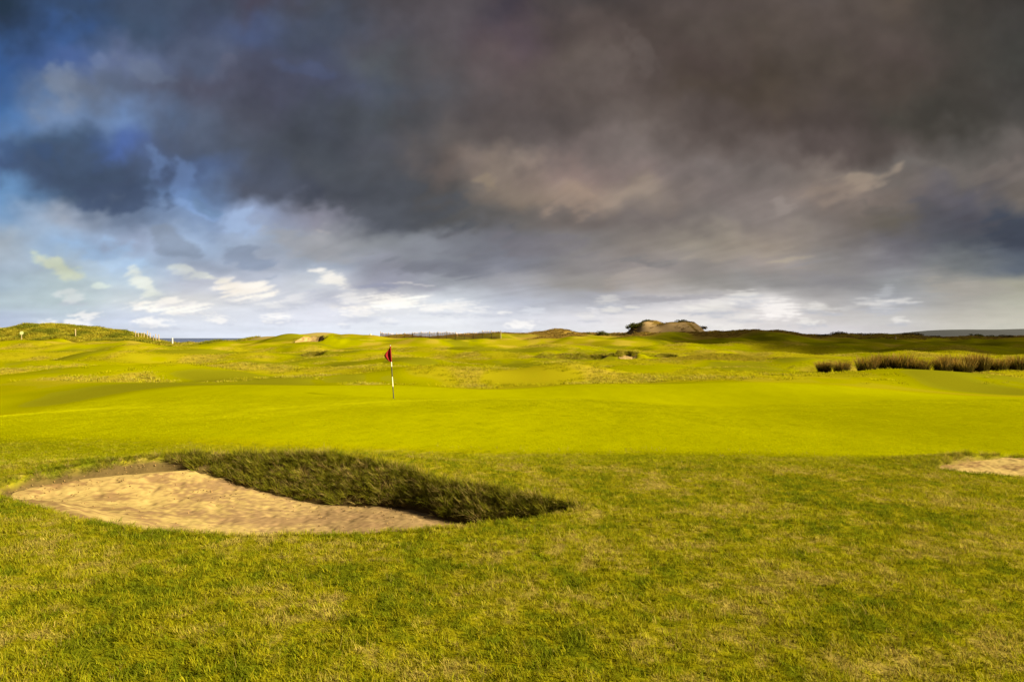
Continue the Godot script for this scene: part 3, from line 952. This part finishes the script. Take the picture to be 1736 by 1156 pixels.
func make_rushes() -> void:
	var rng := RandomNumberGenerator.new()
	rng.seed = 21
	var m := leafy()
	var dark := [Vector3(0.045, 0.038, 0.010), Vector3(0.055, 0.042, 0.012), Vector3(0.035, 0.036, 0.010), Vector3(0.085, 0.065, 0.016)]
	var tip := [Vector3(0.18, 0.100, 0.026), Vector3(0.21, 0.135, 0.040), Vector3(0.14, 0.080, 0.020), Vector3(0.20, 0.15, 0.05)]
	var stems := []
	var heads := []
	for v in 3:
		rng.seed = 40 + v
		stems.append(spray(rng, 1100, 0.42, 0.42, 1.35, 0.007, 0.32, 0.16, dark))
		rng.seed = 40 + v
		heads.append(spray(rng, 420, 0.44, 0.44, 1.5, 0.014, 0.36, 0.16, tip, 0.66, 0.98))
	var spots := [
		[1398, 52.0, 1.0, 0.62, "leftmost rush clump, low and dark, at the end of the row"],
		[1428, 51.0, 1.05, 0.66, "second rush clump from the left, beside the bright gap in the row"],
		[1470, 52.0, 1.15, 0.92, "brown-topped rush clump just right of the bright gap"],
		[1500, 52.5, 1.25, 0.95, "tall rush clump in the left half of the long row"],
		[1530, 52.0, 1.25, 0.92, "broad dark rush clump near the middle of the long row"],
		[1562, 51.5, 1.15, 0.86, "paler thin rush clump near the middle of the row"],
		[1598, 49.5, 1.1, 0.88, "front rush clump standing lowest in the row"],
		[1634, 49.5, 1.2, 0.82, "round rush clump right of the lowest one"],
		[1664, 50.0, 0.95, 0.8, "rush clump with reddish tips before the back ones"],
		[1610, 55.5, 1.3, 0.82, "rush clump showing behind the lowest front clumps"],
		[1650, 56.0, 1.3, 0.84, "back rush clump with reddish brown tips, right of middle"],
		[1692, 54.0, 1.3, 0.82, "rush clump next to the gap near the right edge"],
		[1726, 55.0, 1.25, 0.78, "rightmost rush clump, cut by the picture edge"]]
	var i := 0
	for s in spots:
		var d: float = s[1]
		var p := on_ground(at_px(s[0], d), d) - Vector3(0, 0.03, 0)
		var t := thing("rush_clump", s[4], "rushes", p, "rush clumps beyond the right side of the green")
		put(stems[i % 3], "stems", m, t)
		put(heads[i % 3], "seed_heads", m, t)
		t.rotation.y = i * 1.3
		t.scale = Vector3(s[2] * rng.randf_range(0.95, 1.25), s[3] * rng.randf_range(0.98, 1.42), s[2] * rng.randf_range(0.95, 1.25))
		i += 1


# ---------------------------------------------------------------- fences and markers

func make_fences_and_markers() -> void:
	var rng := RandomNumberGenerator.new()
	rng.seed = 33
	var wood := plain(Vector3(0.52, 0.34, 0.18))
	var pale := plain(Vector3(0.23, 0.18, 0.10))
	# long paling fence on the rise behind the flag
	var a := Vector2(at_px(645, 214), 214)
	var b := Vector2(at_px(849, 196), 196)
	var f := thing("paling_fence", "long brown paling fence on the rise behind the flag", "fence", on_ground(a.x, a.y))
	var n := 14
	for k in n + 1:
		var q := a.lerp(b, k / float(n))
		var p := on_ground(q.x, q.y) - f.position
		var st := new_st()
		tube(st, p - Vector3(0, 0.3, 0), p + Vector3(0, 1.95 + 0.5 * k / n, 0), 0.11, 0.09, 7)
		put(st.commit(), "post", pale, f)
	for k in n:
		var st := new_st()
		for j in 22:
			var q := a.lerp(b, (k + (j + 0.5) / 22.0) / n)
			var p := on_ground(q.x, q.y) - f.position
			var h := rng.randf_range(1.5, 1.8) + 0.5 * k / n
			tube(st, p - Vector3(0, 0.1, 0), p + Vector3(rng.randf_range(-0.06, 0.06), h, rng.randf_range(-0.04, 0.04)), 0.045, 0.036, 4)
		for y in [0.5, 1.3]:
			var q0 := a.lerp(b, k / float(n))
			var q1 := a.lerp(b, (k + 1.0) / n)
			tube(st, on_ground(q0.x, q0.y) - f.position + Vector3(0, y, 0), on_ground(q1.x, q1.y) - f.position + Vector3(0, y, 0), 0.02, 0.02, 4)
		var o := put(st.commit(), "paling", wood, f)
		o.set_meta("kind", "stuff")
	# short stick fence at the end of the left dune
	var s0 := Vector2(at_px(229, 186), 186)
	var s1 := Vector2(at_px(269, 184), 184)
	var g := thing("stick_fence", "short pale stick fence at the foot of the left dune by the sea", "fence", on_ground(s0.x, s0.y))
	for k in 9:
		var q := s0.lerp(s1, k / 8.0)
		var p := on_ground(q.x, q.y) - g.position
		var st := new_st()
		tube(st, p - Vector3(0, 0.3, 0), p + Vector3(rng.randf_range(-0.15, 0.15), rng.randf_range(1.5, 2.3), 0), 0.13, 0.10, 7)
		put(st.commit(), "stake", pale, g)
	var st := new_st()
	for y in [0.6, 1.2]:
		tube(st, Vector3(0, y, 0), on_ground(s1.x, s1.y) - g.position + Vector3(0, y, 0), 0.02, 0.02, 4)
	put(st.commit(), "wire", wood, g)
	# marker posts: px, distance, height, radius, tilt
	var white := plain(Vector3(0.36, 0.345, 0.29), 0.6)
	for s in [[291.5, 182, 2.0, 0.20, "white post standing before the strip of sea", white], [127, 176, 1.9, 0.12, "pale thin post on the slope of the left dune", pale], [1519, 215, 1.1, 0.20, "small pale post on the shaded slope behind the rushes", pale], [628, 226, 1.0, 0.36, "small white post on the skyline left of the paling fence", white]]:
		var o := thing("marker_post", s[4], "post", on_ground(at_px(s[0], s[1]), s[1]))
		st = new_st()
		tube(st, Vector3(0, -0.3, 0), Vector3(0, s[2], 0), s[3], s[3] * 0.9, 10)
		put(st.commit(), "shaft", s[5], o)
		st = new_st()
		tube(st, Vector3(0, s[2], 0), Vector3(0, s[2] + s[3] * 0.7, 0), s[3] * 0.9, s[3] * 0.25, 10)
		put(st.commit(), "cap", s[5], o)
	# round sign on a post at the far left
	var o := thing("sign", "small pale yellow sign on a post by the left dune", "sign", on_ground(at_px(35.5, 172), 172))
	st = new_st()
	tube(st, Vector3(0, -0.3, 0), Vector3(0, 1.9, 0), 0.08, 0.08, 8)
	put(st.commit(), "post", pale, o)
	st = new_st()
	tube(st, Vector3(0, 2.15, -0.04), Vector3(0, 2.15, 0.06), 0.44, 0.44, 24)
	put(st.commit(), "board", plain(Vector3(0.40, 0.44, 0.20), 0.6), o)
	# pale stone in the grass
	var mesh := SphereMesh.new()
	mesh.radial_segments = 20
	mesh.rings = 12
	var arr := mesh.get_mesh_arrays()
	var v: PackedVector3Array = arr[Mesh.ARRAY_VERTEX]
	for i in v.size():
		v[i] = v[i] * Vector3(0.34, 0.2, 0.26) * (1.0 + 0.25 * n_small.get_noise_3dv(v[i] * 3.0))
	arr[Mesh.ARRAY_VERTEX] = v
	var am := ArrayMesh.new()
	am.add_surface_from_arrays(Mesh.PRIMITIVE_TRIANGLES, arr)
	var stone := put(am, "stone", plain(Vector3(0.42, 0.39, 0.32)), self)
	stone.position = on_ground(at_px(43, 47), 47) + Vector3(0, 0.06, 0)
	tag(stone, "small white stone lying in the grass at the far left", "stone")


# ---------------------------------------------------------------- bushes

func bush_mesh(s: int, tints: Array) -> ArrayMesh:
	var rng := RandomNumberGenerator.new()
	rng.seed = s
	var pos := PackedVector3Array()
	var nor := PackedVector3Array()
	var col := PackedColorArray()
	var lumps := []
	for k in 10:
		lumps.append([Vector3(rng.randf_range(-0.7, 0.7), rng.randf_range(0.0, 0.5), rng.randf_range(-0.6, 0.6)), rng.randf_range(0.3, 0.5)])
	for k in 1300:
		var l: Array = lumps[rng.randi() % lumps.size()]
		var dir := Vector3(rng.randfn(), rng.randfn(), rng.randfn()).normalized()
		var p: Vector3 = l[0] + dir * l[1] * rng.randf_range(0.55, 1.05)
		if p.y < 0.0:
			continue
		var u := Vector3(rng.randfn(), rng.randfn(), rng.randfn()).normalized() * 0.075
		var w := u.cross(dir + Vector3(rng.randfn(), rng.randfn(), rng.randfn()) * 0.5).normalized() * 0.045
		var t: Vector3 = tints[rng.randi() % tints.size()] * rng.randf_range(0.75, 1.25)
		var n := u.cross(w).normalized()
		for q in [p - u, p + w, p + u, p - u, p + u, p - w]:
			pos.append(q)
			nor.append(n)
			col.append(Color(t.x, t.y, t.z))
	var arr := []
	arr.resize(Mesh.ARRAY_MAX)
	arr[Mesh.ARRAY_VERTEX] = pos
	arr[Mesh.ARRAY_NORMAL] = nor
	arr[Mesh.ARRAY_COLOR] = col
	var m := ArrayMesh.new()
	m.add_surface_from_arrays(Mesh.PRIMITIVE_TRIANGLES, arr)
	return m


func make_bushes() -> void:
	var m := leafy()
	var green := [Vector3(0.060, 0.065, 0.014), Vector3(0.045, 0.055, 0.012), Vector3(0.085, 0.080, 0.018)]
	var brown := [Vector3(0.075, 0.055, 0.018), Vector3(0.060, 0.050, 0.016), Vector3(0.10, 0.075, 0.025)]
	var shapes := [bush_mesh(1, green), bush_mesh(2, brown), bush_mesh(3, green), bush_mesh(4, brown)]
	var bark := plain(Vector3(0.07, 0.05, 0.035))
	var st := new_st()
	for k in 5:
		var a := TAU * k / 5.0
		tube(st, Vector3(0, -0.25, 0), Vector3(cos(a) * 0.4, 0.55, sin(a) * 0.4), 0.05, 0.02, 6)
	var stem := st.commit()
	for s in [
		[968, 250, 2.0, 1.3, 1, "low brown bush left of the round green ones"], [996, 248, 3.6, 2.4, 0, "round green bush left of the sandy dune"], [1024, 249, 3.2, 2.2, 2, "dark green bush at the left foot of the sandy dune"],
		[1052, 250, 3.0, 1.6, 3, "dark low bush touching the left end of the sandy dune"], [1078, 254, 4.2, 2.4, 2, "dark bush on the left shoulder of the sandy dune"], [1098, 257, 4.0, 1.6, 0, "bush along the top of the sandy dune, left of its peak"], [1142, 258, 4.6, 1.9, 0, "bush crowning the peak of the sandy dune"],
		[1160, 254, 3.6, 1.7, 2, "bush on the right slope of the sandy dune"], [1188, 256, 2.4, 1.3, 3, "last small bush at the right end of the sandy dune"],
		[783, 219, 1.9, 1.7, 2, "small dark bush showing above the paling fence"], [836, 205, 1.7, 1.4, 1, "small bush behind the right end of the paling fence"],
		[1396, 262, 3.2, 1.6, 3, "small brown bush where the dark skyline dips"], [1424, 263, 3.8, 1.7, 1, "second brown bush along the dark skyline"], [1468, 264, 4.2, 1.4, 3, "flat brown bush above the row of rushes"], [1545, 262, 4.5, 1.8, 1, "bush on the skyline at the left end of the grey hill"],
		[1580, 262, 4.6, 1.7, 3, "wide dark bush before the grey hill"], [1665, 258, 4.4, 2.0, 2, "green bush before the grey hill near the right edge"], [1706, 258, 3.4, 1.5, 1, "low bush before the grey hill, last on the right"],
		[805, 205, 1.1, 0.9, 3, "tiny dark bush at the foot of the paling fence"]]:
		var d: float = s[1]
		var t := thing("bush", s[5], "bush", on_ground(at_px(s[0], d), d) - Vector3(0, 0.25 * s[3], 0), "dune bushes along the skyline")
		put(shapes[s[4]], "foliage", m, t)
		put(stem, "stems", bark, t)
		t.scale = Vector3(s[2], s[3] * 1.15, s[2])
		t.rotation.y = s[0] * 0.37


# ---------------------------------------------------------------- grass

func scatter(called: String, label: String, mesh: Mesh, mat: Material, places: Array) -> void:
	var mm := MultiMesh.new()
	mm.transform_format = MultiMesh.TRANSFORM_3D
	mm.use_colors = true
	mm.mesh = mesh
	mm.instance_count = places.size()
	for i in places.size():
		mm.set_instance_transform(i, places[i][0])
		mm.set_instance_color(i, places[i][1])
	var o := MultiMeshInstance3D.new()
	o.name = called
	o.multimesh = mm
	o.material_override = mat
	add_child(o, true)
	tag(o, label, "grass", "", "stuff")


func upright(rng: RandomNumberGenerator, p: Vector3, s: float, tall: float, tilt: float) -> Transform3D:
	var b := Basis(Vector3.UP, rng.randf() * TAU)
	b = Basis(Vector3(rng.randf_range(-1, 1), 0, rng.randf_range(-1, 1)).normalized(), rng.randf() * tilt) * b
	return Transform3D(b * Basis.from_scale(Vector3(s, tall, s)), p)


func tint(c: Vector3, k: float) -> Color:
	return Color(c.x * k, c.y * k, c.z * k)


func make_grass() -> void:
	var rng := RandomNumberGenerator.new()
	rng.seed = 99
	var m := leafy()
	var ones := [Vector3(1, 1, 1), Vector3(0.85, 1.0, 0.8), Vector3(1.12, 1.02, 1.3)]
	# foreground turf
	var turf := []
	for v in 3:
		turf.append(spray(rng, 20, 0.055, 0.055, 0.038, 0.0021, 1.0, 0.8, ones))
	var places := [[], [], []]
	var d := 2.6
	while d < 14.0:
		# rows of tufts, thinner with distance
		var gap := 0.030 + 0.0028 * d
		var half := 0.82 * d + 1.8
		var x := -half
		while x < half:
			var px := x + rng.randf_range(-gap, gap)
			var pd := d + rng.randf_range(-gap, gap)
			x += gap
			var gm := green_mask(px, pd)
			if gm > rng.randf() * 0.8:
				continue
			if pd > 5.5 and pd < 11.0:
				if (px > -6.4 and px < 1.0 and inside(rim_a, Vector2(px, pd)) > 0.05) or (px > 5.4 and px < 9.4 and inside(rim_b, Vector2(px, pd)) > 0.05):
					continue
			var c := turf_color(px, -pd).lerp(C_FRINGE, 0.65 * smoothstep(8.8, 11.0, pd + n_small.get_noise_2d(px, pd)))
			var s := rng.randf_range(0.7, 1.25)
			var k: float = s * (1.0 + 0.5 * n_fine.get_noise_2d(px * 0.6, pd * 0.6)) * (1.0 if pd < 9.0 else lerpf(1.0, 0.5, (pd - 9.0) / 5.0)) * (1.0 - 0.6 * gm)
			places[rng.randi() % 3].append([upright(rng, on_ground(px, pd), s, k, 0.35), tint(c, rng.randf_range(0.72, 1.28))])
		d += gap
	for v in 3:
		scatter("turf_grass", "short mottled green and straw grass of the foreground", turf[v], m, places[v])
	# single taller stalks and bents standing out of the turf
	var bent := spray(rng, 5, 0.02, 0.02, 0.11, 0.0012, 0.5, 0.5, [Vector3(1, 1, 1), Vector3(0.9, 0.85, 0.7)])
	places = [[]]
	for k in 2600:
		var pd := 3.0 * pow(4.0, sqrt(rng.randf()))
		var x := rng.randf_range(-0.8, 0.8) * pd
		if inside(rim_a, Vector2(x, pd)) > -0.05 or inside(rim_b, Vector2(x, pd)) > -0.05 or n_patch.get_noise_2d(x * 0.5, pd * 0.5 + 30.0) < 0.0:
			continue
		places[0].append([upright(rng, on_ground(x, pd), 1.0, rng.randf_range(0.4, 1.0), 0.5), tint(Vector3(0.26, 0.21, 0.06), rng.randf_range(0.7, 1.2))])
	scatter("turf_grass", "taller straw bents standing out of the foreground turf", bent, m, places[0])
	# the close-mown nap of the green's near half
	var nap := spray(rng, 16, 0.09, 0.09, 0.014, 0.004, 1.2, 0.8, ones)
	places = [[]]
	for k in 70000:
		var pd := 10.5 * pow(27.0 / 10.5, sqrt(rng.randf()))
		var x := rng.randf_range(-0.8, 0.8) * pd
		if green_mask(x, pd) < rng.randf():
			continue
		var c := C_GREEN * (1.0 + 0.25 * n_patch.get_noise_2d(x * 0.7, pd * 0.4) + 0.2 * n_fine.get_noise_2d(x, pd))
		places[0].append([upright(rng, on_ground(x, pd), rng.randf_range(0.8, 1.4), rng.randf_range(0.6, 1.2), 0.1), tint(c, rng.randf_range(0.95, 1.3))])
	scatter("green_grass", "close-mown grass of the putting green", nap, m, places[0])
	# long grass on the bunkers' faces and lips
	var long_a := spray(rng, 26, 0.05, 0.05, 0.18, 0.0028, 0.6, 0.85, ones)
	var long_b := spray(rng, 18, 0.04, 0.04, 0.15, 0.0026, 0.9, 0.9, ones)
	var faces := [[], []]
	for k in 26000:
		var which := 0 if k < 21000 else 1
		var x := rng.randf_range(-6.3, 0.95) if which == 0 else rng.randf_range(5.5, 9.2)
		var pd := rng.randf_range(5.8, 9.5) if which == 0 else rng.randf_range(8.3, 10.8)
		var s := inside(rim_a if which == 0 else rim_b, Vector2(x, pd))
		if s < -0.10 or s > 0.75:
			continue
		var y := ground_y(x, -pd)
		var sand := sand_a(x, pd) if which == 0 else sand_b(x, pd)
		if s > 0.05 and y < sand + 0.02:
			continue
		var front := pd < 6.9 + 0.25 * maxf(0.0, -3.0 - x) if which == 0 else pd < 9.0
		if front:
			if s > 0.02 or rng.randf() > 0.5:
				continue
		# sparse on the bare sandy left end
		var bare := smoothstep(-4.4, -4.9, x) if which == 0 else 0.75
		if s > 0.04 and rng.randf() < bare * 0.3:
			continue
		var e := 0.05
		var nn := Vector3(ground_y(x - e, -pd) - ground_y(x + e, -pd), 2.0 * e, ground_y(x, -pd - e) - ground_y(x, -pd + e)).normalized()
		var up := (nn * 0.55 + Vector3.UP * 0.5).normalized()
		var b := Basis(Quaternion(Vector3.UP, up)) * Basis(Vector3.UP, rng.randf() * TAU)
		var z := rng.randf_range(0.6, 1.15) * (0.45 if front or s < -0.02 else 1.0) * (1.0 - 0.4 * bare)
		var c := Vector3(0.068, 0.072, 0.008).lerp(Vector3(0.150, 0.140, 0.013), rng.randf())
		if rng.randf() < 0.22:
			c = Vector3(0.20, 0.155, 0.05)
		if s < 0.0:
			c = turf_color(x, -pd) * 0.9
		faces[rng.randi() % 2].append([Transform3D(b * Basis.from_scale(Vector3.ONE * z), Vector3(x, y - 0.005, -pd)), tint(c, rng.randf_range(1.1, 1.6))])
	scatter("bank_grass", "long drooping grass on the bunker faces", long_a, m, faces[0])
	scatter("bank_grass", "long drooping grass on the bunker faces", long_b, m, faces[1])
	# crumbs of turf and sand below the lips
	var clod := SphereMesh.new()
	clod.radius = 0.5
	clod.height = 0.9
	clod.radial_segments = 7
	clod.rings = 4
	places = [[]]
	while places[0].size() < 600:
		var x := rng.randf_range(-6.0, 0.6)
		var pd := rng.randf_range(6.2, 9.3)
		var s := inside(rim_a, Vector2(x, pd))
		if s < 0.04 or rng.randf() > exp(-s * 2.2) or pd < 7.0 + 0.3 * maxf(0.0, -3.0 - x):
			continue
		var z := rng.randf_range(0.006, 0.02)
		var y := maxf(ground_y(x, -pd), minf(sand_a(x, pd), base_height(x, -pd) - 0.03))
		var c := Vector3(0.20, 0.125, 0.05).lerp(Vector3(0.11, 0.075, 0.032), rng.randf())
		places[0].append([Transform3D(Basis(Vector3(rng.randfn(), rng.randfn(), rng.randfn()).normalized(), rng.randf() * TAU) * Basis.from_scale(Vector3(z, z * 0.7, z * 1.3)), Vector3(x, y + z * 0.1, -pd)), tint(c, 1.0)])
	scatter("sand_crumbs", "small crumbs of turf and sand in the large bunker", clod, coloured(1.0), places[0])
	# tufted rough between the green and the skyline
	var rough := spray(rng, 26, 0.34, 0.34, 0.17, 0.014, 1.0, 0.8, ones)
	places = [[]]
	for k in 90000:
		var pd := 36.0 * pow(160.0 / 36.0, sqrt(rng.randf()))
		var x := rng.randf_range(-0.82, 0.82) * pd
		if green_mask(x, pd) > 0.0:
			continue
		var w := n_wave.get_noise_2d(x * 0.9 + 300.0, -pd * 0.5)
		var w2 := n_wave.get_noise_2d(x * 3.2, -pd * 1.6 + 90.0)
		var bank := smoothstep(9.0, 6.0, Vector2((x - at_px(1235, 88)) / 1.3, pd - 86.0).length())
		if w2 + w * 0.5 + rng.randf_range(-0.35, 0.35) < 0.22 and bank < rng.randf():
			continue
		var c := C_ROUGH.lerp(C_STRAW, smoothstep(0.1, 0.5, w2) * rng.randf())
		if bank > 0.2:
			c = Vector3(0.20, 0.158, 0.016)
		places[0].append([upright(rng, on_ground(x, pd), rng.randf_range(0.7, 1.4), rng.randf_range(0.5, 1.2) * (1.0 + 0.6 * bank), 0.3), tint(c, rng.randf_range(0.9, 1.4))])
	scatter("rough_grass", "tufted yellow rough beyond the green", rough, m, places[0])
	# long grass on the banks of the far bunkers
	places = [[]]
	for h in hollows:
		for k in 900:
			var a := rng.randf() * TAU
			var e := rng.randf_range(0.55, 1.05)
			var x: float = h[0] + cos(a) * e * h[2]
			var pd: float = h[1] + sin(a) * e * h[3]
			if sin(a) < 0.1:
				continue
			places[0].append([upright(rng, on_ground(x, pd), 1.0, rng.randf_range(1.0, 2.2), 0.5), tint(C_ROUGH.lerp(C_STRAW, rng.randf()), rng.randf_range(0.8, 1.3))])
	scatter("bank_grass", "rough grass on the banks of the far bunkers", rough, m, places[0])
	# marram on the left dune, heath on the skyline
	var marram := spray(rng, 40, 0.5, 0.5, 0.8, 0.03, 0.8, 0.6, ones)
	places = [[]]
	for k in 15000:
		var pd := rng.randf_range(170.0, 232.0)
		var x := rng.randf_range(-190.0, -86.0)
		var w := n_wave.get_noise_2d(x * 3.0, pd * 2.0)
		var c := Vector3(0.18, 0.155, 0.014).lerp(Vector3(0.095, 0.10, 0.01), smoothstep(-0.1, 0.3, w))
		places[0].append([upright(rng, on_ground(x, pd), rng.randf_range(0.7, 1.5), rng.randf_range(0.5, 1.2), 0.3), tint(c, rng.randf_range(1.2, 2.0))])
	scatter("marram_grass", "shaggy marram grass on the left dune", marram, m, places[0])
	places = [[]]
	for k in 16000:
		var pd := rng.randf_range(205.0, 300.0)
		var x := rng.randf_range(-0.16, 0.78) * pd
		var w := n_wave.get_noise_2d(x * 0.9 + 300.0, -pd * 0.5)
		if pd + 40.0 * w < 232.0:
			continue
		var c := C_HEATH.lerp(Vector3(0.16, 0.11, 0.03), rng.randf())
		var dune := Vector2((x - 57.5) / 17.0, (pd - 256.0) / 13.0).length()
		if dune < 1.0 and pd < 250.0 and rng.randf() < 0.45:
			continue
		places[0].append([upright(rng, on_ground(x, pd), rng.randf_range(0.7, 1.5), rng.randf_range(0.3, 0.75), 0.3), tint(c, rng.randf_range(0.9, 1.4))])
	scatter("heath_grass", "brown heathy grass along the skyline", marram, m, places[0])
